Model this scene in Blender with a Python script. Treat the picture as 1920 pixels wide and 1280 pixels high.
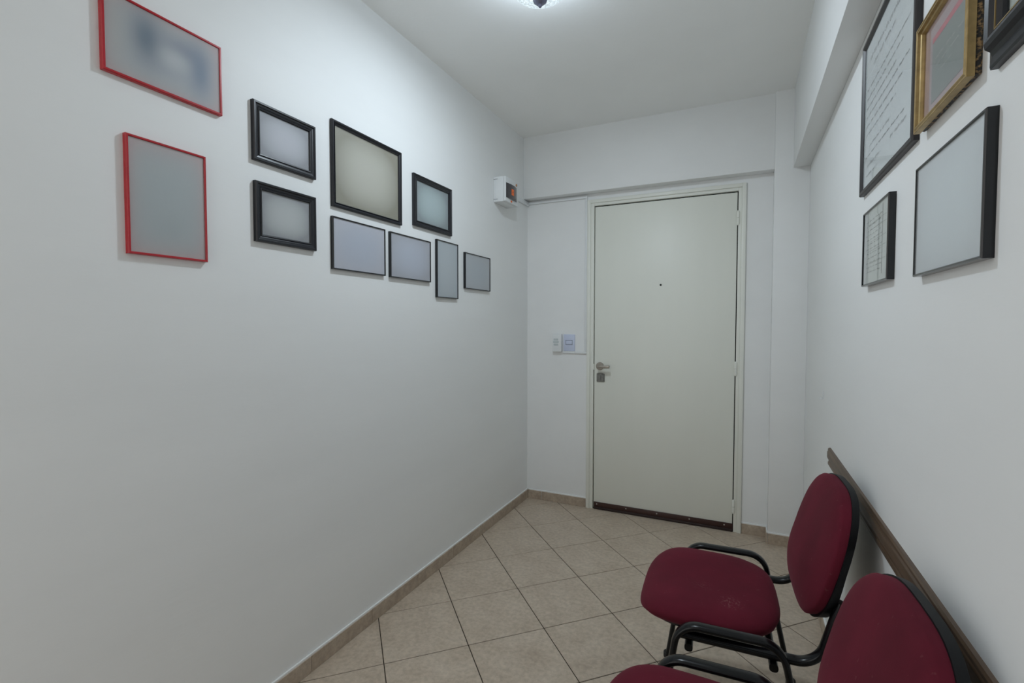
import bpy, bmesh, math, random
from mathutils import Vector, Matrix

for o in list(bpy.data.objects):
    bpy.data.objects.remove(o, do_unlink=True)
SC = bpy.context.scene
COL = SC.collection

# ------------------------------------------------------------------ camera
CAM = dict(x=1.3897, y=-3.1869, z=1.2532, yaw=0.443, pitch=0.036, roll=0.0004, f=909.05)
cd = bpy.data.cameras.new('camera')
cd.sensor_fit = 'HORIZONTAL'
cd.sensor_width = 36.0
cd.lens = 36.0 * CAM['f'] / 1920.0
cd.clip_start = 0.02
cam = bpy.data.objects.new('camera', cd)
COL.objects.link(cam)
fw = Vector((-math.sin(CAM['yaw']) * math.cos(CAM['pitch']), math.cos(CAM['yaw']) * math.cos(CAM['pitch']), -math.sin(CAM['pitch'])))
rt = Vector((math.cos(CAM['yaw']), math.sin(CAM['yaw']), 0))
up = rt.cross(fw)
cr, sr = math.cos(CAM['roll']), math.sin(CAM['roll'])
rt, up = rt * cr + up * sr, up * cr - rt * sr
m = Matrix((rt, up, -fw)).transposed().to_4x4()
m.translation = Vector((CAM['x'], CAM['y'], CAM['z']))
cam.matrix_world = m
SC.camera = cam

# ------------------------------------------------------------------ light and exposure
LAMP_WATT = 17.0
BULB_WATT = 6.4
GLASS_GLOW = 1.25
WORLD = 1.22
SC.view_settings.view_transform = 'Standard'
SC.view_settings.look = 'None'
SC.view_settings.gamma = 1.0
SC.view_settings.use_curve_mapping = False
SC.view_settings.exposure = 0.0
SC.cycles.diffuse_bounces = 10
SC.cycles.max_bounces = 16
SC.cycles.transparent_max_bounces = 16
w = bpy.data.worlds.new('world')
SC.world = w
w.use_nodes = True
w.node_tree.nodes['Background'].inputs[0].default_value = (1.0, 0.985, 0.955, 1)   # even fill light, entering by the added opening behind the camera
w.node_tree.nodes['Background'].inputs[1].default_value = WORLD

# ------------------------------------------------------------------ dimensions (metres)
XR = 1.7112          # right wall
H = 2.5387           # ceiling
YB = -3.6            # unseen end of the hall, set close behind the camera for light
YL = -2.90           # the left wall ends here: unseen opening added to let fill light in
BEAM_D, BEAM_Z = 0.0738, 2.121
COL_X, COL_D = 1.5401, 0.0893
RB_X, RB_Z = 1.6305, 2.1115

# ------------------------------------------------------------------ materials
def new_mat(name):
    mt = bpy.data.materials.new(name)
    mt.use_nodes = True
    nt = mt.node_tree
    return mt, nt, nt.nodes['Principled BSDF']

def N(nt, kind, **kw):
    n = nt.nodes.new(kind)
    for k, v in kw.items():
        setattr(n, k, v)
    return n

def coords(nt, scale=(1, 1, 1), loc=(0, 0, 0)):
    tc = N(nt, 'ShaderNodeTexCoord')
    mp = N(nt, 'ShaderNodeMapping')
    mp.inputs['Scale'].default_value = scale
    mp.inputs['Location'].default_value = loc
    nt.links.new(tc.outputs['Object'], mp.inputs[0])
    return mp.outputs[0]

def noise(nt, vec, scale, detail=4, rough=0.55):
    n = N(nt, 'ShaderNodeTexNoise')
    n.inputs['Scale'].default_value = scale
    n.inputs['Detail'].default_value = detail
    n.inputs['Roughness'].default_value = rough
    nt.links.new(vec, n.inputs['Vector'])
    return n.outputs['Fac']

def ramp(nt, fac, stops):
    r = N(nt, 'ShaderNodeValToRGB')
    els = r.color_ramp.elements
    els[0].position, els[0].color = stops[0][0], (*stops[0][1], 1)
    els[1].position, els[1].color = stops[-1][0], (*stops[-1][1], 1)
    for p, c in stops[1:-1]:
        e = els.new(p)
        e.color = (*c, 1)
    nt.links.new(fac, r.inputs[0])
    return r.outputs[0]

def mixc(nt, fac, a, b):
    n = N(nt, 'ShaderNodeMix', data_type='RGBA')
    for sock, v in ((n.inputs[0], fac), (n.inputs[6], a), (n.inputs[7], b)):
        if isinstance(v, (int, float)):
            sock.default_value = v
        elif isinstance(v, tuple):
            sock.default_value = (*v, 1)
        else:
            nt.links.new(v, sock)
    return n.outputs[2]

def math_n(nt, op, a, b=0.0, clamp=False):
    n = N(nt, 'ShaderNodeMath', operation=op, use_clamp=clamp)
    for i, v in enumerate((a, b)):
        if isinstance(v, (int, float)):
            n.inputs[i].default_value = v
        else:
            nt.links.new(v, n.inputs[i])
    return n.outputs[0]

def bump(nt, bs, h, strength, dist):
    b = N(nt, 'ShaderNodeBump')
    b.inputs['Strength'].default_value = strength
    b.inputs['Distance'].default_value = dist
    nt.links.new(h, b.inputs['Height'])
    nt.links.new(b.outputs[0], bs.inputs['Normal'])

def paint(name, col, var=0.03, rough=0.6, bscale=60, bs_strength=0.12, streak=None):
    mt, nt, bs = new_mat(name)
    v = coords(nt, streak or (1, 1, 1))
    f = noise(nt, v, 3.0, 5)
    lo = tuple(c * (1 - var) for c in col)
    hi = tuple(min(1, c * (1 + var)) for c in col)
    nt.links.new(ramp(nt, f, [(0.3, lo), (0.7, hi)]), bs.inputs['Base Color'])
    bs.inputs['Roughness'].default_value = rough
    bump(nt, bs, noise(nt, v, bscale, 3), bs_strength, 0.004)
    return mt

def plain(name, col, rough=0.5, metal=0.0, var=0.06, nscale=25, coat=0.0):
    mt, nt, bs = new_mat(name)
    f = noise(nt, coords(nt), nscale, 3)
    nt.links.new(ramp(nt, f, [(0.3, tuple(c * (1 - var) for c in col)), (0.7, tuple(min(1, c * (1 + var)) for c in col))]), bs.inputs['Base Color'])
    bs.inputs['Roughness'].default_value = rough
    bs.inputs['Metallic'].default_value = metal
    bs.inputs['Coat Weight'].default_value = coat
    bs.inputs['Coat Roughness'].default_value = 0.08
    return mt

M = {}
M['wall'] = paint('wall_paint', (0.775, 0.785, 0.783), 0.02, 0.55, 30, 0.10, (1, 0.35, 1.6))
M['ceil'] = paint('ceiling_paint', (0.86, 0.87, 0.86), 0.015, 0.8, 45, 0.15)
M['door'] = paint('door_enamel', (0.74, 0.75, 0.685), 0.02, 0.42, 14, 0.05, (1.2, 1, 0.3))
M['doorframe'] = paint('frame_enamel', (0.74, 0.75, 0.69), 0.03, 0.38, 30, 0.08)
M['grout'] = plain('grout', (0.026, 0.020, 0.014), 0.95)
M['white_plastic'] = plain('white_plastic', (0.72, 0.74, 0.75), 0.35, var=0.015)
M['blue_plastic'] = plain('bluish_white_plastic', (0.56, 0.61, 0.76), 0.35, var=0.015)
M['groove'] = plain('groove_shadow_gap', (0.10, 0.10, 0.11), 0.8)
M['grey_plastic'] = plain('grey_plastic', (0.52, 0.57, 0.58), 0.5)
M['rocker_gap'] = plain('rocker_joint', (0.16, 0.18, 0.24), 0.7)
M['smoke'] = plain('smoked_window', (0.035, 0.03, 0.035), 0.15, coat=0.3)
M['orange'] = plain('orange_sticker', (0.85, 0.17, 0.03), 0.5)
M['brown_orange'] = plain('copper_screw', (0.42, 0.18, 0.06), 0.45)
M['ink_black'] = plain('black_print', (0.03, 0.02, 0.02), 0.6)
M['steel'] = plain('brushed_nickel', (0.36, 0.33, 0.29), 0.42, 0.85, 0.1, 60)
M['lock'] = plain('zinc_lock', (0.22, 0.22, 0.205), 0.5, 0.7, 0.2, 80)
M['near_black'] = plain('gap_shade_and_peephole', (0.018, 0.02, 0.017), 0.9)  # near black: shade of the door gap put into colour; also the peephole
M['sweep'] = plain('brown_door_sweep', (0.040, 0.014, 0.011), 0.35, coat=0.1)
M['sweep_rubber'] = plain('brown_sweep_rubber', (0.022, 0.010, 0.009), 0.6)
M['screw'] = plain('screw_steel', (0.5, 0.47, 0.44), 0.4, 0.6)
M['tube'] = plain('black_lacquered_tube', (0.004, 0.0045, 0.0055), 0.24)
M['tube'].node_tree.nodes['Principled BSDF'].inputs['Specular IOR Level'].default_value = 0.32
M['shell'] = plain('black_plastic_shell', (0.005, 0.0055, 0.0065), 0.5)
M['shell'].node_tree.nodes['Principled BSDF'].inputs['Specular IOR Level'].default_value = 0.2
M['cap'] = plain('rubber_foot', (0.012, 0.012, 0.012), 0.7)
M['black_frame'] = plain('black_satin_frame', (0.006, 0.007, 0.011), 0.36)
M['gloss_black'] = plain('black_gloss_frame', (0.005, 0.006, 0.008), 0.15)
M['brown_black'] = plain('brown_black_frame', (0.022, 0.019, 0.020), 0.42)
M['red'] = plain('red_lacquer_frame', (0.40, 0.006, 0.014), 0.25, coat=0.1)
M['gold'] = plain('gilded_wood', (0.38, 0.27, 0.115), 0.40, 0.55, 0.22, 40)
M['brass'] = plain('lamp_brass', (0.24, 0.25, 0.36), 0.3, 0.6)

# ornate black/gold back tier of the gilded frame
mt, nt, bs = new_mat('gilded_black_ornament')
v = coords(nt)
f = noise(nt, v, 130, 2)
nt.links.new(ramp(nt, f, [(0.50, (0.012, 0.011, 0.010)), (0.62, (0.30, 0.19, 0.08))]), bs.inputs['Base Color'])
bs.inputs['Roughness'].default_value = 0.5
bump(nt, bs, f, 0.6, 0.004)
M['ornament'] = mt

# floor tile
def tile_mat(name, a, b, c):
    mt, nt, bs = new_mat(name)
    tc = N(nt, 'ShaderNodeTexCoord')
    geo = N(nt, 'ShaderNodeObjectInfo')
    add = N(nt, 'ShaderNodeVectorMath', operation='ADD')
    sc = N(nt, 'ShaderNodeVectorMath', operation='SCALE')
    nt.links.new(geo.outputs['Location'], sc.inputs[0])
    sc.inputs['Scale'].default_value = 3.7
    nt.links.new(tc.outputs['Object'], add.inputs[0])
    nt.links.new(sc.outputs[0], add.inputs[1])
    n1 = noise(nt, add.outputs[0], 9, 8, 0.65)
    n2 = noise(nt, add.outputs[0], 55, 4, 0.6)
    base = ramp(nt, n1, [(0.28, a), (0.5, b), (0.75, c)])
    sp = ramp(nt, n2, [(0.35, (0.86, 0.86, 0.86)), (0.65, (1.1, 1.1, 1.1))])
    mul = N(nt, 'ShaderNodeMix', data_type='RGBA', blend_type='MULTIPLY')
    mul.inputs[0].default_value = 1.0
    nt.links.new(base, mul.inputs[6])
    nt.links.new(sp, mul.inputs[7])
    nt.links.new(mul.outputs[2], bs.inputs['Base Color'])
    bs.inputs['Roughness'].default_value = 0.42
    bump(nt, bs, n2, 0.05, 0.002)
    return mt
M['tile'] = tile_mat('beige_floor_tile', (0.415, 0.335, 0.258), (0.48, 0.397, 0.312), (0.545, 0.46, 0.37))
M['skirt'] = tile_mat('beige_skirting_tile', (0.33, 0.262, 0.2), (0.40, 0.323, 0.25), (0.47, 0.39, 0.31))

# burgundy cloth
def cloth(name, lint=False, col=(0.098, 0.0088, 0.0195)):
    mt, nt, bs = new_mat(name)
    v = coords(nt)
    f = noise(nt, v, 7, 5)
    f2 = noise(nt, v, 420, 2)
    lo, hi = tuple(c * 0.82 for c in col), tuple(c * 1.2 for c in col)
    base = ramp(nt, f, [(0.3, lo), (0.7, hi)])
    spots = ramp(nt, noise(nt, v, 95, 2, 0.4), [(0.715, (0, 0, 0)), (0.76, (1, 1, 1))])
    out = mixc(nt, math_n(nt, 'MULTIPLY', spots, 0.10), base, (0.30, 0.17, 0.16))
    if lint:      # pale smudge of lint on the cushion
        for (px, py, r, s) in ((-0.055, 0.125, 0.040, 0.32), (0.02, 0.06, 0.04, 0.10), (0.12, 0.13, 0.02, 0.14)):
            d = N(nt, 'ShaderNodeVectorMath', operation='DISTANCE')
            nt.links.new(v, d.inputs[0])
            d.inputs[1].default_value = (px, py, 0.465)
            inside = math_n(nt, 'SUBTRACT', 1.0, math_n(nt, 'DIVIDE', d.outputs['Value'], r), True)
            grain = ramp(nt, noise(nt, v, 150, 3, 0.6), [(0.53, (0, 0, 0)), (0.66, (1, 1, 1))])
            fac = math_n(nt, 'MULTIPLY', math_n(nt, 'MULTIPLY', inside, grain), s * 1.6, True)
            out = mixc(nt, fac, out, (0.34, 0.20, 0.19))
    nt.links.new(out, bs.inputs['Base Color'])
    bs.inputs['Roughness'].default_value = 0.9
    bs.inputs['Specular IOR Level'].default_value = 0.15
    bs.inputs['Sheen Weight'].default_value = 0.12
    bs.inputs['Sheen Roughness'].default_value = 0.4
    bs.inputs['Sheen Tint'].default_value = (0.9, 0.35, 0.42, 1)
    bump(nt, bs, f2, 0.12, 0.001)
    return mt
M['cloth'] = cloth('burgundy_cloth')
M['cloth_lint'] = cloth('burgundy_cloth_with_lint', True)

# dark stained wood
mt, nt, bs = new_mat('dark_stained_wood')
v = coords(nt, (40, 1.2, 40))
f = noise(nt, v, 2.2, 7, 0.65)
nt.links.new(ramp(nt, f, [(0.3, (0.060, 0.036, 0.020)), (0.5, (0.105, 0.066, 0.040)), (0.72, (0.150, 0.100, 0.065))]), bs.inputs['Base Color'])
bs.inputs['Roughness'].default_value = 0.42
bump(nt, bs, f, 0.15, 0.002)
M['wood'] = mt

# thin glass pane: clear, with a Fresnel reflection
mt = bpy.data.materials.new('glass_pane')
mt.use_nodes = True
nt = mt.node_tree
nt.nodes.clear()
fo = N(nt, 'ShaderNodeOutputMaterial')
tr = N(nt, 'ShaderNodeBsdfTransparent')
gl = N(nt, 'ShaderNodeBsdfGlossy')
gl.inputs['Roughness'].default_value = 0.02
ge = N(nt, 'ShaderNodeNewGeometry')          # Schlick reflectance, the same from both faces of the pane
dt = N(nt, 'ShaderNodeVectorMath', operation='DOT_PRODUCT')
nt.links.new(ge.outputs['Normal'], dt.inputs[0])
nt.links.new(ge.outputs['Incoming'], dt.inputs[1])
sch = math_n(nt, 'POWER', math_n(nt, 'SUBTRACT', 1.0, math_n(nt, 'ABSOLUTE', dt.outputs['Value']), True), 5.0)
sch = math_n(nt, 'ADD', math_n(nt, 'MULTIPLY', sch, 0.9), 0.03, True)
mx = N(nt, 'ShaderNodeMixShader')
nt.links.new(sch, mx.inputs[0])
nt.links.new(tr.outputs[0], mx.inputs[1])
nt.links.new(gl.outputs[0], mx.inputs[2])
nt.links.new(mx.outputs[0], fo.inputs[0])
M['glass'] = mt
M['matt_glass'] = mt.copy()                  # anti-glare glass of the plain frames
M['matt_glass'].name = 'matt_glass_pane'
for n_ in M['matt_glass'].node_tree.nodes:
    if n_.type == 'BSDF_GLOSSY':
        n_.inputs['Roughness'].default_value = 0.55

# lit patterned glass bowl of the ceiling lamp
mt = bpy.data.materials.new('lit_crystal_glass')
mt.use_nodes = True
nt = mt.node_tree
nt.nodes.clear()
fo = N(nt, 'ShaderNodeOutputMaterial')
v = coords(nt)
vo = N(nt, 'ShaderNodeTexVoronoi', feature='DISTANCE_TO_EDGE')
vo.inputs['Scale'].default_value = 75
nt.links.new(v, vo.inputs['Vector'])
em = N(nt, 'ShaderNodeEmission')
nt.links.new(ramp(nt, vo.outputs[0], [(0.0, (0.30, 0.36, 0.36)), (0.12, (0.70, 0.84, 0.92)), (0.3, (0.86, 0.95, 1.0))]), em.inputs[0])
em.inputs[1].default_value = GLASS_GLOW
tr = N(nt, 'ShaderNodeBsdfTransparent')
mx = N(nt, 'ShaderNodeMixShader')
mx.inputs[0].default_value = 0.42
nt.links.new(tr.outputs[0], mx.inputs[1])
nt.links.new(em.outputs[0], mx.inputs[2])
nt.links.new(mx.outputs[0], fo.inputs[0])
M['crystal'] = mt

def print_mat(name, centre, edge, blobs=(), power=2.6, rough=0.7, tint=None):
    """flat printed sheet: a soft print, paler in the middle; local x,y run -1..1 over the sheet (UV)"""
    mt, nt, bs = new_mat(name)
    uv = N(nt, 'ShaderNodeUVMap')
    sep = N(nt, 'ShaderNodeSeparateXYZ')
    nt.links.new(uv.outputs[0], sep.inputs[0])
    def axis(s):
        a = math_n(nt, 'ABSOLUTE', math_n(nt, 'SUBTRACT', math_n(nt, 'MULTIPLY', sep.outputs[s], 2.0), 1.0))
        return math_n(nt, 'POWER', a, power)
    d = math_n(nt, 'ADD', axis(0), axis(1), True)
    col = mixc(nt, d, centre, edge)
    for (cx, cy, rx, ry, s, c) in blobs:
        ax = math_n(nt, 'POWER', math_n(nt, 'ABSOLUTE', math_n(nt, 'DIVIDE', math_n(nt, 'SUBTRACT', sep.outputs[0], cx), rx)), 2.0)
        ay = math_n(nt, 'POWER', math_n(nt, 'ABSOLUTE', math_n(nt, 'DIVIDE', math_n(nt, 'SUBTRACT', sep.outputs[1], cy), ry)), 2.0)
        g = math_n(nt, 'POWER', 2.71828, math_n(nt, 'MULTIPLY', math_n(nt, 'ADD', ax, ay), -1.0))
        col = mixc(nt, math_n(nt, 'MULTIPLY', g, s), col, c)
    nt.links.new(col, bs.inputs['Base Color'])
    bs.inputs['Roughness'].default_value = rough
    bs.inputs['Specular IOR Level'].default_value = 0.2
    return mt

# ------------------------------------------------------------------ object helpers
def link(o, parent=None):
    COL.objects.link(o)
    if parent is not None:
        o.parent = parent
    return o

def tag(o, label=None, cat=None, group=None, kind=None):
    for k, v_ in (('label', label), ('category', cat), ('group', group), ('kind', kind)):
        if v_:
            o[k] = v_
    return o

def empty(name, loc=(0, 0, 0), rz=0.0):
    o = bpy.data.objects.new(name, None)
    o.empty_display_size = 0.05
    COL.objects.link(o)
    o.location = loc
    o.rotation_euler = (0, 0, rz)
    return o

def mesh(name, verts, faces, mat, parent=None, smooth=False, recalc=True):
    me = bpy.data.meshes.new(name)
    me.from_pydata([tuple(p) for p in verts], [], faces)
    if recalc:
        bm = bmesh.new()
        bm.from_mesh(me)
        bmesh.ops.recalc_face_normals(bm, faces=bm.faces)
        bm.to_mesh(me)
        bm.free()
    if smooth:
        for p in me.polygons:
            p.use_smooth = True
    me.materials.append(mat)
    return link(bpy.data.objects.new(name, me), parent)

def bm_obj(name, bm, mat, parent=None, smooth=False, angle=None):
    me = bpy.data.meshes.new(name)
    bmesh.ops.recalc_face_normals(bm, faces=bm.faces)
    if smooth:
        for f_ in bm.faces:
            f_.smooth = True
        if angle is not None:
            for e in bm.edges:
                if len(e.link_faces) == 2 and e.calc_face_angle(0) > angle:
                    e.smooth = False
    bm.to_mesh(me)
    bm.free()
    me.materials.append(mat)
    return link(bpy.data.objects.new(name, me), parent)

def add_box(bm, x0, x1, y0, y1, z0, z1, bevel=0.0, seg=2):
    r = bmesh.ops.create_cube(bm, size=1.0)
    vs = r['verts']
    for p in vs:
        p.co = Vector(((x0 + x1) / 2 + p.co.x * (x1 - x0), (y0 + y1) / 2 + p.co.y * (y1 - y0), (z0 + z1) / 2 + p.co.z * (z1 - z0)))
    if bevel > 0:
        es = list({e for p in vs for e in p.link_edges})
        bmesh.ops.bevel(bm, geom=es, offset=bevel, segments=seg, affect='EDGES', profile=0.5)

def boxes(name, lst, mat, parent=None, bevel=0.0, seg=2):
    bm = bmesh.new()
    for b in lst:
        add_box(bm, *b, bevel=bevel, seg=seg)
    return bm_obj(name, bm, mat, parent, smooth=bevel > 0, angle=0.6)

def lathe(name, prof, mat, parent=None, n=32, axis='z', loc=(0, 0, 0), angle=0.6):
    """prof: (radius, height) pairs; axis z, or y (height runs towards -y, out of the back wall)"""
    vs, fs = [], []
    for r, h in prof:
        for k in range(n):
            a = 2 * math.pi * k / n
            p = (r * math.cos(a), r * math.sin(a), h) if axis == 'z' else (r * math.cos(a), -h, r * math.sin(a))
            vs.append((p[0] + loc[0], p[1] + loc[1], p[2] + loc[2]))
    for i in range(len(prof) - 1):
        for k in range(n):
            fs.append((i * n + k, i * n + (k + 1) % n, (i + 1) * n + (k + 1) % n, (i + 1) * n + k))
    fs.append(tuple(range(n)))
    fs.append(tuple((len(prof) - 1) * n + k for k in range(n)))
    bm = bmesh.new()
    bv = [bm.verts.new(p) for p in vs]
    for f_ in fs:
        try:
            bm.faces.new([bv[i] for i in f_])
        except ValueError:
            pass
    bmesh.ops.remove_doubles(bm, verts=bm.verts, dist=1e-6)
    return bm_obj(name, bm, mat, parent, True, angle)

# ------------------------------------------------------------------ structure: floor and its tiles
TS, TX, TY, TH = 0.3203, 0.2215, -0.9055, 0.7937
GAP = 0.0034
da = Vector((math.cos(TH), -math.sin(TH))) * TS
db = Vector((math.sin(TH), math.cos(TH))) * TS

floor = boxes('floor', [(-0.1, XR + 0.1, YL, 0.1, -0.06, -0.0022), (-1.5, XR + 0.1, YB, YL, -0.06, -0.0022)], M['grout'])
tag(floor, 'beige tiled floor laid diagonally with dark thin joints', None, None, 'structure')

def clip(poly, nx, ny, d):
    out = []
    for i in range(len(poly)):
        a, b = poly[i], poly[(i + 1) % len(poly)]
        fa, fb = a[0] * nx + a[1] * ny - d, b[0] * nx + b[1] * ny - d
        if fa <= 0:
            out.append(a)
        if (fa < 0 < fb) or (fb < 0 < fa):
            t = fa / (fa - fb)
            out.append((a[0] + (b[0] - a[0]) * t, a[1] + (b[1] - a[1]) * t))
    return out

def tile_mesh(poly, mat):
    """prism with a small chamfer round the top, about the polygon's own centre"""
    cx = sum(p[0] for p in poly) / len(poly)
    cy = sum(p[1] for p in poly) / len(poly)
    n = len(poly)
    vs = []
    for zz, ins in ((-0.008, 0), (-0.0012, 0), (0.0, 0.0014)):
        for p in poly:
            dx, dy = p[0] - cx, p[1] - cy
            L = math.hypot(dx, dy)
            k = max(0.2, 1 - ins * 1.4 / max(L, 1e-4))
            vs.append((dx * k, dy * k, zz))
    fs = [tuple(range(n - 1, -1, -1)), tuple(2 * n + i for i in range(n))]
    for l in range(2):
        for i in range(n):
            fs.append((l * n + i, l * n + (i + 1) % n, (l + 1) * n + (i + 1) % n, (l + 1) * n + i))
    me = bpy.data.meshes.new('tile')
    me.from_pydata(vs, [], fs)
    bm = bmesh.new()
    bm.from_mesh(me)
    bmesh.ops.recalc_face_normals(bm, faces=bm.faces)
    bm.to_mesh(me)
    bm.free()
    me.materials.append(mat)
    return me, (cx, cy)

full_me = None
for a in range(-16, 18):
    for b in range(-18, 16):
        o = Vector((TX, TY)) + da * a + db * b
        g = GAP / TS
        q = [o + da * g / 2 + db * g / 2, o + da * (1 - g / 2) + db * g / 2, o + da * (1 - g / 2) + db * (1 - g / 2), o + da * g / 2 + db * (1 - g / 2)]
        poly = [(p.x, p.y) for p in q]
        full = all((0 if p[1] > YL else -1.5) < p[0] < XR and YB < p[1] < 0 for p in poly)
        side = 0.0 if sum(p[1] for p in poly) / 4 > YL else 1.5
        for pl in ((-1, 0, side), (1, 0, XR), (0, 1, 0.0), (0, -1, -YB)):
            poly = clip(poly, *pl)
            if len(poly) < 3:
                break
        if len(poly) < 3:
            continue
        ar = abs(sum(poly[i][0] * poly[(i + 1) % len(poly)][1] - poly[(i + 1) % len(poly)][0] * poly[i][1] for i in range(len(poly)))) / 2
        if ar < 0.0004:
            continue
        if full:
            if full_me is None:
                full_me, _ = tile_mesh(poly, M['tile'])
            c = (sum(p[0] for p in poly) / 4, sum(p[1] for p in poly) / 4)
            me = full_me
        else:
            me, c = tile_mesh(poly, M['tile'])
        t = link(bpy.data.objects.new('tile', me), floor)
        t.location = (c[0], c[1], 0)

# ------------------------------------------------------------------ structure: walls, beams, ceiling
wl = boxes('wall_left', [(-0.12, 0.0, YL, 0.12, -0.06, H + 0.1)], M['wall'])
tag(wl, 'long plain white painted wall carrying the red and black frames', None, None, 'structure')
FX0, FX1, FZ = 0.4424, 1.4011, 2.08      # door frame, outer edges
wb = boxes('wall_back', [(0.0, FX0, 0.0, 0.12, -0.06, H + 0.1), (FX1, XR, 0.0, 0.12, -0.06, H + 0.1), (FX0, FX1, 0.0, 0.12, FZ, H + 0.1)], M['wall'])
tag(wb, 'white painted end wall around the entrance door', None, None, 'structure')
boxes('beam', [(0.0, COL_X, -BEAM_D, 0.0, BEAM_Z, H + 0.05)], M['wall'], wb, 0.002)
boxes('column', [(COL_X, XR, -COL_D, 0.0, -0.05, H + 0.05)], M['wall'], wb, 0.002)
wr = boxes('wall_right', [(XR, XR + 0.12, YB, 0.12, -0.06, H + 0.1)], M['wall'])
tag(wr, 'white painted wall carrying the framed documents and wooden rail', None, None, 'structure')
boxes('beam', [(RB_X, XR, YB, -COL_D, RB_Z, H + 0.05)], M['wall'], wr, 0.002)
wf = boxes('wall_added', [(0.70, XR + 0.12, YB - 0.12, YB, -0.06, H + 0.1)], M['wall'])  # unseen, added to keep incoming light off the left wall
tag(wf, 'unseen white wall added behind the camera to hold back light', None, None, 'structure')
ce = boxes('ceiling', [(-0.12, XR + 0.12, YL, 0.12, H, H + 0.12), (-1.5, XR + 0.12, YB, YL, H, H + 0.12)], M['ceil'])
tag(ce, 'flat grey white ceiling with a glass lamp', None, None, 'structure')

# ------------------------------------------------------------------ skirting tiles
BH, BT = 0.060, 0.009
def baseboard(name, label, segs):
    """segs: (axis, fixed, sign, joints): tiles run along axis between joints; sign = direction out of the wall"""
    caulk = bmesh.new()
    runs = []
    for axis, fixed, sg, joints in segs:
        lo, hi = min(joints), max(joints)
        if axis == 'y' and fixed == COL_X:
            lo = -COL_D            # the tile alone laps over the corner
        a, b = sorted((fixed, fixed + sg * 0.0065))
        box = (a, b, lo, hi) if axis == 'y' else (lo, hi, a, b)
        add_box(caulk, *box, 0.0, BH + 0.0075, 0.0015, 1)
        js = sorted(joints)
        for j0, j1 in zip(js[:-1], js[1:]):
            runs.append((axis, fixed, sg, j0, j1))
    root = bm_obj(name, caulk, M['wall'], None, True, 0.6)
    tag(root, label, None, None, 'structure')
    cache = {}
    for axis, fixed, sg, j0, j1 in runs:
        L = j1 - j0 - 0.002
        key = (axis, round(L, 4), sg)
        if key not in cache:
            bm = bmesh.new()
            if axis == 'y':
                add_box(bm, *sorted((0.0, sg * BT)), -L / 2, L / 2, 0.0, BH, 0.0012, 1)
            else:
                add_box(bm, -L / 2, L / 2, *sorted((0.0, sg * BT)), 0.0, BH, 0.0012, 1)
            bmesh.ops.recalc_face_normals(bm, faces=bm.faces)
            me = bpy.data.meshes.new('tile')
            bm.to_mesh(me)
            bm.free()
            me.materials.append(M['skirt'])
            cache[key] = me
        o = link(bpy.data.objects.new('tile', cache[key]), root)
        mid = (j0 + j1) / 2
        o.location = (fixed + sg * 0.0004, mid, 0.0) if axis == 'y' else (mid, fixed + sg * 0.0004, 0.0)
    return root

jl = [0.0 - 0.0] + [-0.0555 - 0.3172 * k for k in range(9)] + [YL]
baseboard('baseboard_left', 'beige tile skirting along the long left wall', [('y', 0.0, 1, jl)])
baseboard('baseboard_back', 'beige tile skirting on both sides of the door', [('x', 0.0, -1, [0.010, 0.114, FX0 - 0.002]), ('x', 0.0, -1, [FX1 + 0.002, COL_X]), ('x', -COL_D, -1, [COL_X, XR - 0.01]), ('y', COL_X, -1, [-COL_D - 0.009, -0.010])])
jr = [-COL_D - 0.010] + [-0.24 - 0.3172 * k for k in range(14)] + [YB]
baseboard('baseboard_right', 'beige tile skirting behind the chairs', [('y', XR, -1, jr)])

# ------------------------------------------------------------------ door
LX0, LX1, LZ = 0.4945, 1.3535, 2.0300    # leaf edges
door = empty('door_1', ((FX0 + FX1) / 2, 0, 0))
tag(door, 'plain off white flush entrance door with lever handle and brown sweep', None, None, 'structure')
def D(o):
    """keep world coordinates for a part of the door"""
    r = o
    while r.parent is not None and r.parent is not door:
        r = r.parent
    return o
DX = (FX0 + FX1) / 2
def dboxes(name, lst, mat, parent, bevel=0.0, seg=2):
    return boxes(name, [(b[0] - DX, b[1] - DX, *b[2:]) for b in lst], mat, parent, bevel, seg)
S1 = 0.0225                               # outer band, then an inner step
IN0, IN1, INZ = 0.4885, 1.3590, 2.0385
jl_ = dboxes('frame_jamb', [(FX0, FX0 + S1, -0.016, 0.10, 0.0, FZ), (FX0 + S1, IN0, -0.010, 0.10, 0.0, FZ - S1)], M['doorframe'], door, 0.0015)
dboxes('frame_jamb', [(FX1 - S1, FX1, -0.016, 0.10, 0.0, FZ), (IN1, FX1 - S1, -0.010, 0.10, 0.0, FZ - S1)], M['doorframe'], door, 0.0015)
dboxes('frame_head', [(FX0 + S1, FX1 - S1, -0.016, 0.10, FZ - S1, FZ), (IN0, IN1, -0.010, 0.10, INZ, FZ - S1)], M['doorframe'], door, 0.0015)
dboxes('gap_shade', [(IN0, LX0, 0.012, 0.09, 0.0, INZ), (LX1, IN1, 0.012, 0.09, 0.0, INZ), (IN0, IN1, 0.012, 0.09, LZ, INZ)], M['near_black'], door)  # dark strips standing in for the shade inside the door gap
leaf = dboxes('door_leaf', [(LX0, LX1, -0.006, 0.04, 0.006, LZ)], M['door'], door, 0.0015)
# lever handle
hx, hz = 0.5335, 0.972
hd = lathe('lever_handle', [(0.026, 0.0), (0.026, 0.006), (0.0235, 0.009), (0.010, 0.0092), (0.0095, 0.046)], M['steel'], leaf, 32, 'y', (hx - DX, -0.006, hz))
bm = bmesh.new()
add_box(bm, hx - 0.011 - DX, hx + 0.076 - DX, -0.064, -0.046, hz - 0.0095, hz + 0.0095, 0.005, 3)
bm_obj('lever', bm, M['steel'], hd, True, 0.7)
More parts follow.
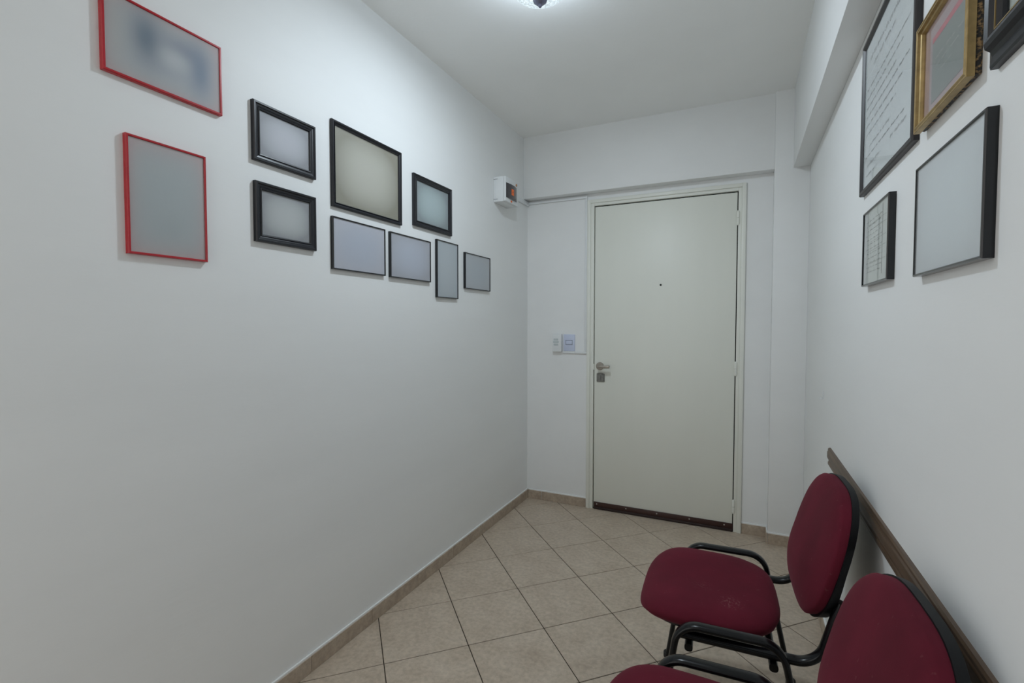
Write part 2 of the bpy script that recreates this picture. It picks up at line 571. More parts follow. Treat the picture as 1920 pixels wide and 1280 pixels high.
# lock plate with an arched top
bm = bmesh.new()
pts = [(-0.0275, -0.029), (-0.024, -0.0315), (0.024, -0.0315), (0.0275, -0.029), (0.0275, 0.024), (0.016, 0.029), (0.0, 0.0315), (-0.016, 0.029), (-0.0275, 0.024)]
lx, lz = 0.5385, 0.897
for sc_, y0, y1 in ((1.0, -0.006, -0.012), (0.78, -0.012, -0.0165)):
    lo = [bm.verts.new((lx - DX + p[0] * sc_, y0, lz + p[1] * sc_)) for p in pts]
    hi = [bm.verts.new((lx - DX + p[0] * (sc_ - 0.04), y1, lz + p[1] * (sc_ - 0.04))) for p in pts]
    n = len(pts)
    for i in range(n):
        bm.faces.new((lo[i], lo[(i + 1) % n], hi[(i + 1) % n], hi[i]))
    bm.faces.new(hi)
    bm.faces.new(lo)
lk = bm_obj('lock_plate', bm, M['lock'], leaf)
dboxes('thumb_turn', [(lx - 0.004, lx + 0.004, -0.024, -0.0165, lz - 0.014, lz + 0.014)], M['lock'], lk, 0.002)
lathe('peephole', [(0.0062, 0.0), (0.0062, 0.0022), (0.004, 0.003), (0.0035, 0.002)], M['near_black'], leaf, 20, 'y', (0.9205 - DX, -0.006, 1.5005))
dboxes('strike_plate', [(0.4875, 0.4935, -0.0105, 0.0, 0.945, 0.985)], M['doorframe'], door, 0.0008)
# hinges on the right
for z0, z1 in ((1.836, 1.922), (0.944, 1.030), (0.113, 0.197)):
    zc = (z0 + z1) / 2
    hg = lathe('hinge', [(0.004, z0), (0.0075, z0 + 0.006), (0.0085, z0 + 0.012), (0.0085, zc - 0.0008)], M['doorframe'], door, 18, 'z', (1.3585 - DX, -0.0125, 0))
    lathe('hinge_knuckle', [(0.0085, zc + 0.0008), (0.0085, z1 - 0.012), (0.0075, z1 - 0.006), (0.004, z1)], M['doorframe'], hg, 18, 'z', (1.3585 - DX, -0.0125, 0))
# brown sweep along the foot of the leaf
sw = dboxes('door_sweep', [(0.4975, 1.3565, -0.0125, -0.006, 0.019, 0.050)], M['sweep'], leaf, 0.0012)
dboxes('rubber_lip', [(0.4975, 1.3565, -0.0165, -0.006, 0.0015, 0.019)], M['sweep_rubber'], sw, 0.003)
for sx in (0.5186, 0.7154, 0.9126, 1.1100, 1.3100):
    lathe('screw', [(0.0042, 0.0), (0.0042, 0.001), (0.0025, 0.0022), (0.0005, 0.0024)], M['screw'], sw, 14, 'y', (sx - DX, -0.0125, 0.0365))

# ------------------------------------------------------------------ ceiling lamp
LAMP = (0.723, -1.550)
lamp = empty('ceiling_lamp', (LAMP[0], LAMP[1], H))
tag(lamp, 'lit patterned glass bowl lamp with metal finial on the ceiling', 'ceiling lamp')
lathe('ceiling_plate', [(0.118, 0.0), (0.118, -0.012), (0.105, -0.024), (0.02, -0.024)], M['white_plastic'], lamp, 48)
prof = []
for k in range(15):
    a = math.radians(90 * k / 14)
    prof.append((0.128 * math.cos(a) ** 0.85 if k < 14 else 0.012, -0.030 - 0.106 * math.sin(a)))
vs, fs, n = [], [], 56
for i, (r, h) in enumerate(prof):
    for k in range(n):
        a = 2 * math.pi * k / n
        rr = r * (1 + 0.006 * math.cos(a * 28))
        vs.append((rr * math.cos(a), rr * math.sin(a), h))
for i in range(len(prof) - 1):
    for k in range(n):
        fs.append((i * n + k, i * n + (k + 1) % n, (i + 1) * n + (k + 1) % n, (i + 1) * n + k))
mesh('glass_bowl', vs, fs, M['crystal'], lamp, True)
lathe('finial', [(0.0, -0.1345), (0.0255, -0.1355), (0.0235, -0.142), (0.016, -0.148), (0.007, -0.1515), (0.0062, -0.1545), (0.0068, -0.158), (0.0045, -0.161), (0.0005, -0.162)], M['brass'], lamp, 28)
ld = bpy.data.lights.new('lamp_down_disc', 'AREA')       # disc light added in the bowl to throw more lamp light downward
ld.shape = 'DISK'
ld.size = 0.13
ld.energy = LAMP_WATT
ld.color = (0.80, 0.91, 1.0)
lo = link(bpy.data.objects.new('lamp_down_disc', ld), lamp)
lo.location = (0, 0, -0.055)
pd = bpy.data.lights.new('bulb', 'POINT')            # bare bulb below the added disc, shining sideways through the clear glass
pd.energy = BULB_WATT
pd.color = (0.74, 0.88, 1.0)
pd.shadow_soft_size = 0.035
po = link(bpy.data.objects.new('bulb', pd), lamp)
po.location = (0, 0, -0.085)

# ------------------------------------------------------------------ picture frames
def framed(name, side, y0, y1, z0, z1, prof, mat, print_m, label, cat, sheet_w, group=None, tiers=None, glass=True):
    """prof: (inset, depth) pairs from the wall edge outside round to the sight edge inside; side 'L' or 'R'"""
    yc, zc = (y0 + y1) / 2, (z0 + z1) / 2
    root = empty(name, (0.0 if side == 'L' else XR, yc, z0))
    tag(root, label, cat, group)
    hw, hh = (y1 - y0) / 2, (z1 - z0) / 2
    sx = 1 if side == 'L' else -1
    def P(u, v_, w_):
        return (sx * w_, u, v_ + hh)
    def ring(prof_, mt_, nm, parent):
        vs, fs = [], []
        for ins, dep in prof_:
            for su, sv in ((-1, -1), (1, -1), (1, 1), (-1, 1)):
                vs.append(P(su * (hw - ins), sv * (hh - ins), dep))
        m_ = len(prof_)
        for i in range(m_):
            for k in range(4):
                i2 = (i + 1) % m_
                fs.append((i * 4 + k, i * 4 + (k + 1) % 4, i2 * 4 + (k + 1) % 4, i2 * 4 + k))
        return mesh(nm, vs, fs, mt_, parent)
    mo = ring(prof, mat, 'moulding', root)
    if tiers:
        for nm, pr_, mt_ in tiers:
            ring(pr_, mt_, nm, mo)
    ins = prof[-2][0] if len(prof) > 2 else prof[-1][0]
    ins = max(p[0] for p in prof) - 0.0015
    def sheet(nm, mt_, w0, w1, iu, iv=None, parent=root):
        iv = iu if iv is None else iv
        a, b = hw - iu, hh - iv
        vs = [P(-a, -b, w0), P(a, -b, w0), P(a, b, w0), P(-a, b, w0), P(-a, -b, w1), P(a, -b, w1), P(a, b, w1), P(-a, b, w1)]
        o = mesh(nm, vs, [(0, 1, 2, 3), (4, 5, 6, 7), (0, 1, 5, 4), (1, 2, 6, 5), (2, 3, 7, 6), (3, 0, 4, 7)], mt_, parent)
        uvl = o.data.uv_layers.new(name='UVMap')
        for lp in o.data.loops:
            co = o.data.vertices[lp.vertex_index].co
            uvl.data[lp.index].uv = ((co.y + a) / (2 * a), (co.z - hh + b) / (2 * b))
        return o
    sheet('picture_sheet', print_m, 0.001, sheet_w - 0.0015, ins)
    if glass:
        sheet('glass_pane', M['matt_glass' if glass == 'matt' else 'glass'], sheet_w, sheet_w + 0.0006, ins)
    return root, P, hw, hh, sheet

def thin(d, lip):       # slim rounded rod frame
    return [(0.0, 0.0), (0.0, d - 0.002), (0.0012, d), (lip - 0.0012, d), (lip, d - 0.0015), (lip, 0.002)]
def wide(d, wd):        # moulded wooden profile: outer bead, hollow, inner bead
    return [(0.0, 0.0), (0.0, d - 0.003), (0.002, d), (0.007, d), (0.010, d - 0.003), (wd * 0.60, d - 0.004), (wd * 0.72, d - 0.0055), (wd * 0.80, d - 0.003), (wd * 0.94, d - 0.004), (wd, d - 0.0065), (wd, 0.002)]

G = 'frames on the left wall'
frames = [
    ('picture_frame', -2.5452, -2.252, 1.8577, 2.053, thin(0.014, 0.0065), 'red', print_mat('print_red_landscape', (0.40, 0.42, 0.43), (0.44, 0.36, 0.36), [(0.08, 0.55, 0.10, 0.5, 0.35, (0.43, 0.45, 0.42)), (0.33, 0.62, 0.13, 0.34, 0.85, (0.10, 0.145, 0.20)), (0.66, 0.70, 0.22, 0.16, 0.6, (0.17, 0.20, 0.27)), (0.80, 0.48, 0.12, 0.36, 0.85, (0.15, 0.20, 0.28)), (0.52, 0.30, 0.22, 0.14, 0.30, (0.24, 0.27, 0.33)), (0.56, 0.50, 0.12, 0.14, 0.7, (0.46, 0.48, 0.50))], 6), 0.0115, 'wide red framed blurred print with dark bluish patches, uppermost left', 'picture frame'),
    ('picture_frame', -2.5020, -2.304, 1.4285, 1.7245, thin(0.014, 0.0060), 'red', print_mat('print_red_portrait', (0.40, 0.44, 0.45), (0.46, 0.39, 0.39), [(0.5, 0.25, 0.2, 0.12, 0.3, (0.32, 0.36, 0.37))], 5), 0.0115, 'upright red framed plain grey print below the other red frame', 'picture frame'),
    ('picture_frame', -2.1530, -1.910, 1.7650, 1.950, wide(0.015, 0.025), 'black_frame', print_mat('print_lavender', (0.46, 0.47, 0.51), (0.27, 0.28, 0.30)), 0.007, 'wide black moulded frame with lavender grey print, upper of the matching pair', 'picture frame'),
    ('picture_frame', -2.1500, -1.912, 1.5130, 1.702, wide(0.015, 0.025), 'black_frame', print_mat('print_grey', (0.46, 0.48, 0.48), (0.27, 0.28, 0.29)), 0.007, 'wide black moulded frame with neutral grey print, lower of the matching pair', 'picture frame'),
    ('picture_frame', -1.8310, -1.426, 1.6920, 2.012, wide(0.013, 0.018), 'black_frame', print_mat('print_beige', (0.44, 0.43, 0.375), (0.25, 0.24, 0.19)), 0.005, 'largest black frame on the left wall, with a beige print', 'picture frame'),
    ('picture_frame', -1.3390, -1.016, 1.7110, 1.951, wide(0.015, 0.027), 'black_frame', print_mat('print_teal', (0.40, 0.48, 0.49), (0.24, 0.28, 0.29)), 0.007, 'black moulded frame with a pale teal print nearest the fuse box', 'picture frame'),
    ('picture_frame', -1.8340, -1.540, 1.4580, 1.655, thin(0.013, 0.0050), 'gloss_black', print_mat('print_blue_a', (0.43, 0.46, 0.53), (0.46, 0.47, 0.52)), 0.0105, 'thin black frame with bluish print, directly below the beige print', 'picture frame'),
    ('picture_frame', -1.5080, -1.208, 1.4560, 1.6535, thin(0.014, 0.0050), 'gloss_black', print_mat('print_blue_b', (0.45, 0.48, 0.55), (0.39, 0.40, 0.44)), 0.0115, 'thin black landscape frame with bluish print, beside the narrow upright frame', 'picture frame'),
    ('picture_frame', -1.1540, -0.956, 1.3863, 1.676, thin(0.014, 0.0050), 'gloss_black', print_mat('print_tall', (0.46, 0.50, 0.53), (0.42, 0.46, 0.49)), 0.0115, 'narrow upright thin black frame with grey print', 'picture frame'),
    ('picture_frame', -0.8820, -0.590, 1.4486, 1.648, thin(0.014, 0.0050), 'gloss_black', print_mat('print_small', (0.45, 0.49, 0.53), (0.45, 0.47, 0.50)), 0.0115, 'smallest looking thin black frame, nearest the door on the left wall', 'picture frame'),
]
for nm, y0, y1, z0, z1, pr_, mt_, pm, sw_, lab, cat in frames:
    framed(nm, 'L', y0, y1, z0, z1, pr_, M[mt_], pm, lab, cat, sw_, glass='matt')

# ---- right wall
random.seed(4)
M['ink'] = plain('grey_ink', (0.10, 0.11, 0.12), 0.8)
M['ink_soft'] = plain('pale_ink', (0.19, 0.21, 0.22), 0.8)
M['ink_light'] = plain('whitish_lettering', (0.42, 0.45, 0.42), 0.8)

def script_lines(name, root, P, hh, w_, lines, mat, stroke=0.0007):
    """handwritten lines: each (u_start, u_end, v, height, slant); u runs along the reading direction"""
    vs, fs = [], []
    for (ua, ub, v0, ht) in lines:
        u = ua
        s = 1 if ub > ua else -1
        while abs(u - ua) < abs(ub - ua):
            wl_ = random.uniform(0.012, 0.045) * (0.6 + ht / 0.01 * 0.5)
            pts, t = [], 0.0
            ph = random.uniform(0, 6)
            while t < wl_ and abs(u + s * t - ua) < abs(ub - ua):
                amp = ht * (0.5 + 0.5 * math.sin(t * 190 + ph * 3))
                loop = ht * 0.35 * math.cos(t * 2 * math.pi / (ht * 0.95) + ph)
                vv = v0 + ht * 0.28 * math.sin(t * 2 * math.pi / (ht * 0.62) + ph) + amp * 0.18
                pts.append((u + s * (t + loop * 0.25), vv))
                t += ht * 0.10
            for i in range(len(pts) - 1):
                a, b = Vector(pts[i]), Vector(pts[i + 1])
                d = b - a
                if d.length < 1e-6:
                    continue
                nn = Vector((-d.y, d.x)).normalized() * stroke / 2
                k = len(vs)
                for p in (a + nn, b + nn, b - nn, a - nn):
                    vs.append(P(p.x, p.y, w_))
                fs.append((k, k + 1, k + 2, k + 3))
            u += s * (wl_ + random.uniform(0.006, 0.014))
    o = mesh(name, vs, fs, mat, root, recalc=False)
    o['kind'] = 'stuff'
    return o

# large handwritten certificate
prof_doc = [(0.0, 0.0), (0.0, 0.010), (0.002, 0.013), (0.010, 0.0135), (0.013, 0.011), (0.016, 0.008), (0.016, 0.002)]
root, P, hw, hh, sheet = framed('framed_certificate', 'R', -1.922, -1.424, 1.630, 2.064, prof_doc, M['brown_black'], print_mat('paper_certificate', (0.72, 0.775, 0.79), (0.72, 0.775, 0.785), (), 8), 'large dark framed handwritten certificate beside the gilded frame', 'framed document', 0.0075)
wz = 0.0063
L = hw - 0.04           # reading direction runs from the far side (+u) towards the camera (-u)
script_lines('handwriting', root, P, hh, wz, [(L - 0.03, -L + 0.10, 0.150, 0.020), (L - 0.07, -L + 0.14, 0.120, 0.015)], M['ink_soft'], 0.0016)
script_lines('handwriting', root, P, hh, wz, [(L, -L + 0.02 + 0.05 * (k % 3), 0.072 - 0.0255 * k, 0.009) for k in range(6)], M['ink_soft'], 0.0012)
script_lines('handwriting', root, P, hh, wz, [(L - 0.05, -L + 0.16, -0.094, 0.009), (L, -L + 0.05, -0.118, 0.007), (L - 0.02, L - 0.16, -0.146, 0.012), (-L + 0.16, -L + 0.02, -0.142, 0.012), (L - 0.01, L - 0.13, -0.172, 0.009)], M['ink_soft'], 0.0012)

# gilded frame
gd = [(0.0035, 0.0085), (0.0, 0.0095), (0.0, 0.0195), (0.001, 0.0205), (0.003, 0.0205), (0.0038, 0.0190), (0.0046, 0.0190), (0.0075, 0.0212), (0.0098, 0.0205), (0.0108, 0.016), (0.0118, 0.0160), (0.0140, 0.0145), (0.0155, 0.0105), (0.0155, 0.0085)]
root, P, hw, hh, sheet = framed('gilded_frame', 'R', -2.212, -1.962, 1.629, 1.829, gd, M['gold'], print_mat('mauve_mount', (0.40, 0.32, 0.335), (0.42, 0.31, 0.32), (), 6), 'gilded picture frame with mauve mount and red bar, overlapping the certificate', 'picture frame', 0.0098,
    tiers=[('ornate_rim', [(0.004, 0.0), (0.002, 0.003), (0.003, 0.0082), (0.016, 0.0082), (0.016, 0.0)], M['ornament'])])
M['gold_pic'] = print_mat('grey_green_print', (0.225, 0.26, 0.25), (0.23, 0.25, 0.245), (), 6)
M['pink_bar'] = plain('pink_red_bar', (0.50, 0.10, 0.14), 0.7)
def flat(nm, mt_, u0, u1, v0, v1, w_, root, P, t=0.0003):
    vs = [P(u0, v0, w_), P(u1, v0, w_), P(u1, v1, w_), P(u0, v1, w_), P(u0, v0, w_ + t), P(u1, v0, w_ + t), P(u1, v1, w_ + t), P(u0, v1, w_ + t)]
    o = mesh(nm, vs, [(0, 1, 2, 3), (4, 5, 6, 7), (0, 1, 5, 4), (1, 2, 6, 5), (2, 3, 7, 6), (3, 0, 4, 7)], mt_, root)
    uvl = o.data.uv_layers.new(name='UVMap')
    for lp in o.data.loops:
        co = o.data.vertices[lp.vertex_index].co
        uvl.data[lp.index].uv = ((co.y - min(u0, u1)) / abs(u1 - u0), (co.z - hh - v0) / (v1 - v0))
    return o
flat('inner_print', M['gold_pic'], -hw + 0.03, hw - 0.055, -hh + 0.035, hh - 0.045, 0.0085, root, P)
flat('printed_bar', M['pink_bar'], -hw + 0.03, hw - 0.055, hh - 0.056, hh - 0.045, 0.0087, root, P)
script_lines('lettering', root, P, hh, 0.0092, [(hw - 0.075, -hw + 0.05, 0.010, 0.006), (hw - 0.080, -hw + 0.06, -0.004, 0.005), (hw - 0.10, -hw + 0.10, -0.020, 0.004)], M['ink_light'], 0.0010)

# double tier black frame cut off by the picture edge
big = [(i_ * 0.8, d_) for i_, d_ in [(0.0, 0.0), (0.0, 0.009), (0.004, 0.011), (0.016, 0.012), (0.022, 0.016), (0.026, 0.023), (0.032, 0.026), (0.040, 0.024), (0.046, 0.018), (0.052, 0.019), (0.056, 0.014), (0.058, 0.010), (0.058, 0.002)]]
framed('picture_frame', 'R', -2.63, -2.262, 1.613, 2.02, big, M['black_frame'], print_mat('pale_green_print', (0.62, 0.68, 0.64), (0.56, 0.62, 0.58)), 'deep stepped black frame cut off at the upper right edge', 'picture frame', 0.009,
    tiers=[('gilt_bead', [(0.0385, 0.0184), (0.0385, 0.0200), (0.0398, 0.0200), (0.0398, 0.0184)], M['gold'])])

# plain glossy black frame
framed('picture_frame', 'R', -2.270, -1.962, 1.347, 1.560, thin(0.015, 0.0050), M['gloss_black'], print_mat('print_pale_blue', (0.60, 0.66, 0.685), (0.52, 0.56, 0.58), (), 3), 'thin glossy black frame with plain pale print under the gilded frame', 'picture frame', 0.0125, glass='matt')

# small framed form
root, P, hw, hh, sheet = framed('framed_document', 'R', -1.768, -1.504, 1.359, 1.564, thin(0.016, 0.0050), M['gloss_black'], print_mat('paper_form', (0.62, 0.66, 0.65), (0.60, 0.64, 0.63), (), 6), 'small glossy black framed printed form below the large certificate', 'framed document', 0.0135)
wz = 0.0124
script_lines('printed_rows', root, P, hh, wz, [(hw - 0.03 - 0.008 * (k % 3), -hw + 0.06 + 0.02 * (k % 2), 0.070 - 0.0125 * k, 0.0035) for k in range(12)], M['ink_soft'], 0.0012)
flat('printed_line', M['ink'], -hw + 0.062, -hw + 0.066, -hh + 0.02, hh - 0.012, wz - 0.0004, root, P)
for k, vv in enumerate((0.060, 0.044, 0.012, -0.012, -0.045)):
    flat('printed_line', M['ink_soft'], -hw + 0.03, hw - 0.05 - 0.02 * (k % 3), vv, vv + 0.0009, wz - 0.0004, root, P)

# ------------------------------------------------------------------ wooden wall rail
prof = [(0.0, 0.700), (0.006, 0.700), (0.0085, 0.704), (0.0085, 0.712), (0.006, 0.7155), (0.0065, 0.722), (0.010, 0.727), (0.0115, 0.733), (0.0115, 0.752), (0.009, 0.757), (0.0092, 0.763), (0.0065, 0.768), (0.0, 0.769)]
Y0r, Y1r = YB + 0.3, -0.945
n = len(prof)
vs = [(-p[0], Y1r, p[1]) for p in prof] + [(-p[0], Y0r, p[1]) for p in prof]
fs = [tuple(range(n)), tuple(range(2 * n - 1, n - 1, -1))] + [(i, (i + 1) % n, n + (i + 1) % n, n + i) for i in range(n)]
rail = mesh('wall_rail', vs, fs, M['wood'])
rail.location = (XR, 0, 0)
tag(rail, 'dark brown moulded wooden rail fixed along the right wall behind chairs', 'wall rail')

# ------------------------------------------------------------------ fuse box
fb = empty('fuse_box', (0.0, -0.429, 2.0))
tag(fb, 'white surface mounted fuse box with smoked window on left wall', 'fuse box')
bw = 0.093
body = boxes('box_body', [(0.0, 0.066, -bw, bw, 0.0, 0.152)], M['white_plastic'], fb, 0.003)
cover = boxes('box_cover', [(0.066, 0.083, -bw, bw, 0.001, 0.151)], M['white_plastic'], fb, 0.004)
for zz in (0.016, 0.137):
    boxes('clip_slot', [(0.0, 0.028, -bw - 0.0004, -bw + 0.002, zz - 0.0012, zz + 0.0012)], M['groove'], body)
# bowed smoked window
vs, fs = [], []
kk = 14
for i in range(kk + 1):
    t = -1 + 2 * i / kk
    yy = -bw + 0.004 + (bw + 0.062) * i / kk
    xx = 0.0828 + 0.010 * (1 - t * t)
    for (x_, z_) in ((0.080, 0.024), (xx, 0.024), (xx, 0.112), (0.080, 0.112)):
        vs.append((x_, yy, z_))
for i in range(kk):
    for k in range(4):
        fs.append((i * 4 + k, i * 4 + (k + 1) % 4, i * 4 + 4 + (k + 1) % 4, i * 4 + 4 + k))
fs += [(0, 1, 2, 3), tuple(kk * 4 + k for k in range(4))]
win = mesh('smoked_window', vs, fs, M['smoke'], fb)
st = boxes('warning_sticker', [(0.0918, 0.0934, -0.030, 0.004, 0.048, 0.086)], M['orange'], win)
bm = bmesh.new()
bolt = [(a_ - 0.029, b_ - 0.001) for a_, b_ in ((0.022, 0.081), (0.011, 0.067), (0.016, 0.067), (0.010, 0.056), (0.022, 0.071), (0.017, 0.071))]
f0 = [bm.verts.new((0.0935, a, b)) for a, b in bolt]
f1 = [bm.verts.new((0.0939, a, b)) for a, b in bolt]
bm.faces.new(f0)
bm.faces.new(f1)
for i in range(6):
    bm.faces.new((f0[i], f0[(i + 1) % 6], f1[(i + 1) % 6], f1[i]))
bm_obj('lightning_mark', bm, M['ink_black'], win)
boxes('label_sticker', [(0.0826, 0.0836, -0.024, -0.002, 0.007, 0.018)], M['orange'], cover)
bm = bmesh.new()
bmesh.ops.create_cone(bm, cap_ends=True, segments=16, radius1=0.0085, radius2=0.0075, depth=0.003, matrix=Matrix.Translation((0.0845, 0.058, 0.130)) @ Matrix.Rotation(math.pi / 2, 4, 'Y'))
bm_obj('cover_screw', bm, M['brown_orange'], cover, True, 0.6)

# ------------------------------------------------------------------ cable trunking
tk = empty('cable_trunking', (0.0, 0.0, 1.052))
tag(tk, 'thin white cable trunking from fuse box down beside the door', 'cable trunking')
zt = 1.052
for b in ((0.0, 0.013, -0.336, -0.0005, 2.084 - zt, 2.112 - zt), (0.013, 0.441, -0.012, 0.0, 2.094 - zt, 2.112 - zt), (0.4255, 0.441, -0.0125, 0.0, 1.0 * 1.067 - zt, 2.0935 - zt), (0.358, 0.441, -0.011, 0.0, 0.0, 0.0145)):
    boxes('trunking_run', [b], M['white_plastic'], tk, 0.0012)
boxes('trunking_run', [(0.272, 0.3575, -0.011, 0.0, 0.0, 0.0145)], M['white_plastic'], tk, 0.0012)

# ------------------------------------------------------------------ doorbell chime and switch
bell = empty('doorbell_chime', (0.234, 0.0, 1.062))
tag(bell, 'small white doorbell chime box with oval speaker slots by switch', 'doorbell')
bb = boxes('chime_body', [(-0.033, 0.033, -0.030, 0.0, 0.0, 0.122)], M['white_plastic'], bell, 0.004)
for zz, ww in ((0.0845, 0.0165), (0.067, 0.0205), (0.0495, 0.0165)):
    bm = bmesh.new()
    add_box(bm, -0.006 - ww, -0.006 + ww, -0.0312, -0.029, zz - 0.0068, zz + 0.0068, 0.0006, 1)
    bm_obj('speaker_slot', bm, M['grey_plastic'], bb)
swp = empty('light_switch', (0.3155, 0.0, 1.0675))
tag(swp, 'bluish white light switch plate with one rocker beside doorbell chime', 'light switch')
pl = boxes('switch_plate', [(-0.041, 0.041, -0.008, 0.0, 0.0, 0.115)], M['blue_plastic'], swp, 0.003)
boxes('rocker_gap', [(-0.0250, 0.0250, -0.0084, -0.007, 0.0425, 0.0760)], M['rocker_gap'], pl)
boxes('rocker', [(-0.0215, 0.0225, -0.0105, -0.0075, 0.0465, 0.0725)], M['blue_plastic'], pl, 0.0012)

# small white hook on the right wall
hk = empty('wall_hook', (XR, -0.731, 0.928))
tag(hk, 'tiny white plastic hook on the right wall near the column', 'hook')
boxes('hook_plate', [(-0.003, 0.0, -0.008, 0.008, 0.004, 0.036)], M['white_plastic'], hk, 0.001)
boxes('hook_arm', [(-0.013, -0.003, -0.003, 0.003, 0.002, 0.008), (-0.013, -0.010, -0.003, 0.003, 0.008, 0.014)], M['white_plastic'], hk)

# ------------------------------------------------------------------ chairs
def fillet(pts, r, seg=8):
    out = [Vector(pts[0])]
    for i in range(1, len(pts) - 1):
        p, a, b = Vector(pts[i]), Vector(pts[i - 1]), Vector(pts[i + 1])
        d0, d1 = (a - p).normalized(), (b - p).normalized()
        ang = d0.angle(d1)
        t = r / math.tan(ang / 2)
        c = p + (d0 + d1).normalized() * (r / math.sin(ang / 2))
        s, e = p + d0 * t - c, p + d1 * t - c
        tot = s.angle(e)
        for k in range(seg + 1):
            f_ = k / seg
            v_ = (s * math.sin((1 - f_) * tot) + e * math.sin(f_ * tot)) / math.sin(tot)
            out.append(c + v_)
    out.append(Vector(pts[-1]))
    return out

def tube(name, path, a_side, a_plane, mat, parent, n=14):
    """oval tube; path in 3D roughly in an x-z plane (or straight along y), wide axis along y"""
    vs, fs = [], []
    for i, p in enumerate(path):
        t = (path[min(i + 1, len(path) - 1)] - path[max(i - 1, 0)]).normalized()
        side = Vector((0, 1, 0)) if abs(t.y) < 0.9 else Vector((1, 0, 0))
        nrm = t.cross(side).normalized()
        side = nrm.cross(t).normalized()
        for k in range(n):
            a = 2 * math.pi * k / n
            c_, s_ = math.cos(a), math.sin(a)
            vs.append(p + side * (a_side * math.copysign(abs(c_) ** 0.8, c_)) + nrm * (a_plane * math.copysign(abs(s_) ** 0.8, s_)))
    m_ = len(path)
    for i in range(m_ - 1):
        for k in range(n):
            fs.append((i * n + k, i * n + (k + 1) % n, (i + 1) * n + (k + 1) % n, (i + 1) * n + k))
    fs.append(tuple(range(n)))
    fs.append(tuple((m_ - 1) * n + k for k in range(n)))
    bm = bmesh.new()
    bv = [bm.verts.new(p) for p in vs]
    for f_ in fs:
        bm.faces.new([bv[i] for i in f_])
    return bm_obj(name, bm, mat, parent, True, 0.9)

def sup(c, n):
    return math.copysign(abs(c) ** (2.0 / n), c)

def pad(name, outline, front, back, mat, parent, rings=(0, 0.25, 0.45, 0.62, 0.76, 0.87, 0.94, 0.98, 1.0), n=64):
    """closed cushion: outline(phi) -> (a, b) on the rim; front/back(a, b, r) -> point"""
    vs, fs = [], []
    def layer(fun):
        idx = []
        for r in rings:
            row = []
            for k in range(n):
                a, b = outline(2 * math.pi * k / n)
                vs.append(fun(a * r, b * r, r))
                row.append(len(vs) - 1)
            idx.append(row)
        return idx
    F, B = layer(front), layer(back)
    for L_ in (F, B):
        for i in range(len(rings) - 1):
            for k in range(n):
                fs.append((L_[i][k], L_[i][(k + 1) % n], L_[i + 1][(k + 1) % n], L_[i + 1][k]))
    for k in range(n):
        fs.append((F[-1][k], F[-1][(k + 1) % n], B[-1][(k + 1) % n], B[-1][k]))
    bm = bmesh.new()
    bv = [bm.verts.new(p) for p in vs]
    for f_ in fs:
        bm.faces.new([bv[i] for i in f_])
    bmesh.ops.remove_doubles(bm, verts=bm.verts, dist=1e-5)
    bmesh.ops.dissolve_degenerate(bm, edges=bm.edges, dist=1e-6)
    return bm_obj(name, bm, mat, parent, True, 1.2)

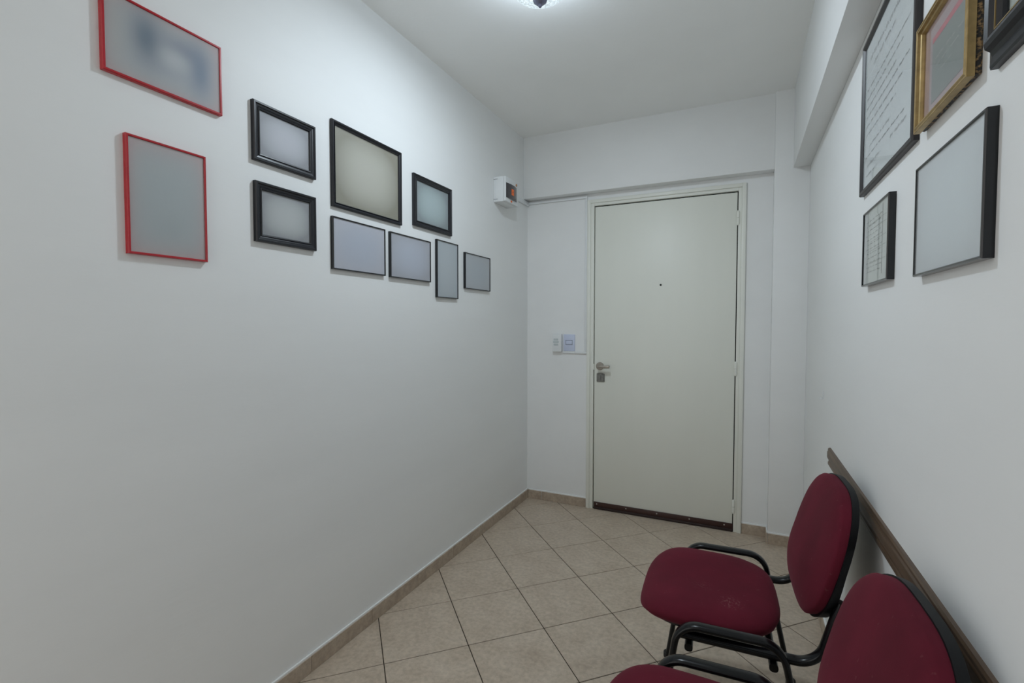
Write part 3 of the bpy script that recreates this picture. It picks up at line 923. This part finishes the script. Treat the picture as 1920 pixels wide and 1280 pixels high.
UZ, UY = 0.445, 0.257
LZb, LY = 0.388, 0.212
def make_chair(loc, rz, label, seat_mat):
    ch = empty('visitor_chair', loc, rz)
    tag(ch, label, 'chair', 'burgundy chairs against the right wall')
    # seat
    SX, SY, SZ = 0.196, 0.228, 0.463
    def so(phi):
        c, s = sup(math.cos(phi), 3.1), sup(math.sin(phi), 3.1)
        return c * SX, s * SY * (1.0 + 0.03 * c)
    def st_(a, b, r):
        x, y = a, b
        x = x + 0.008
        z = SZ + 0.010 * (y / SY) ** 2 - 0.006 * math.cos(x / SX * 1.4)
        xf = max(0.0, x - 0.07)
        z -= 1.7 * xf * xf * (1 - 0.45 * (y / SY) ** 4)
        z -= 0.010 * max(0.0, -(x + 0.12)) / 0.08 * -0.8
        z -= 0.038 * (1 - (1 - r ** 5) ** 0.5)
        return (x, y, z)
    def sb(a, b, r):
        x, y = a * 0.965 + 0.008, b * 0.965
        xf = max(0.0, x - 0.07)
        return (x, y, SZ - 0.052 + 0.006 * (y / SY) ** 2 - 0.9 * xf * xf)
    pad('seat', so, st_, sb, seat_mat, ch)
    def pb(a, b, r):
        x, y, z = sb(a * 0.93, b * 0.93, r)
        return (x, y, min(z, SZ - 0.052) - 0.010)
    def pt_(a, b, r):
        x, y, z = sb(a * 0.97, b * 0.97, r)
        return (x, y, z + 0.001)
    pad('seat_pan', so, pt_, pb, M['shell'], ch, (0, 0.5, 0.9, 1.0))
    # backrest
    BZ, BHH, T = 0.637, 0.170, 0.275
    def bo(phi):
        c, s = sup(math.cos(phi), 3.1), sup(math.sin(phi), 3.1)
        wdt = 0.230 - 0.034 * max(0.0, s) ** 1.5 - 0.010 * max(0.0, -s) ** 2
        return c * wdt, s * BHH
    def base(a, b):
        x = -0.282 - T * b * 0.96
        x += 0.004 * (a / 0.23) ** 2           # wraps slightly round the sitter
        x += 0.016 * math.exp(-((b + 0.07) / 0.08) ** 2) * max(0.0, 1 - (a / 0.21) ** 2)   # lumbar swell
        return x
    def bf(a, b, r):
        return (base(a, b) + 0.022 * (1 - r ** 4) ** 0.6 + 0.002, a, BZ + b + 0.004 * (1 - r))
    def bbk(a, b, r):
        return (base(a, b) - 0.016, a * 0.99, BZ + b * 0.99)
    pad('backrest', bo, bf, bbk, M['cloth'], ch)
    def so2(phi):
        a, b = bo(phi)
        return a * 1.012, b * 1.02 - 0.002
    def sf(a, b, r):
        return (base(a, b) - 0.0145, a, BZ + b)
    def sbk(a, b, r):
        x = base(a, b) - 0.031 - 0.005 * (1 - r ** 4) - 0.014 * max(0.0, -b / BHH) * (1 - 0.2 * r)
        return (x, a * 0.975, BZ + b * 0.985)
    pad('back_shell', so2, sf, sbk, M['shell'], ch, (0, 0.3, 0.6, 0.8, 0.92, 0.98, 1.0))
    # leg frames and back supports
    for s in (-1, 1):
        y = s * UY
        ft, rr = Vector((0.145, y, 0.008)), Vector((-0.262, y + s * 0.015, 0.008))
        path = fillet([ft, Vector((0.078, y, UZ)), Vector((-0.170, y, UZ)), rr], 0.062)
        lf = tube('leg_frame', path, 0.0165, 0.009, M['tube'], ch)
        for f_ in (ft, rr):
            lathe('foot_cap', [(0.004, 0.0), (0.0155, 0.0005), (0.0155, 0.018), (0.012, 0.021)], M['cap'], lf, 16, 'z', (f_.x, f_.y, 0))
        y = s * LY
        path = fillet([Vector((0.084, y, LZb + 0.002)), Vector((-0.254, y, LZb)), Vector((-0.302, y * 0.98, 0.560))], 0.066, 10)
        tube('back_support', path, 0.0155, 0.010, M['tube'], ch)
    for x in (0.052, -0.155):
        tube('cross_bar', [Vector((x, -LY - 0.022, LZb - 0.021)), Vector((x, 0, LZb - 0.021)), Vector((x, LY + 0.022, LZb - 0.021))], 0.011, 0.011, M['tube'], ch)
    return ch

make_chair((1.312, -1.570, 0), math.radians(182.6), 'burgundy padded chair with lint on its seat, nearer the door', M['cloth_lint'])
make_chair((1.313, -2.238, 0), math.radians(182.3), 'burgundy padded chair in the foreground, cut off by the bottom edge', M['cloth'])
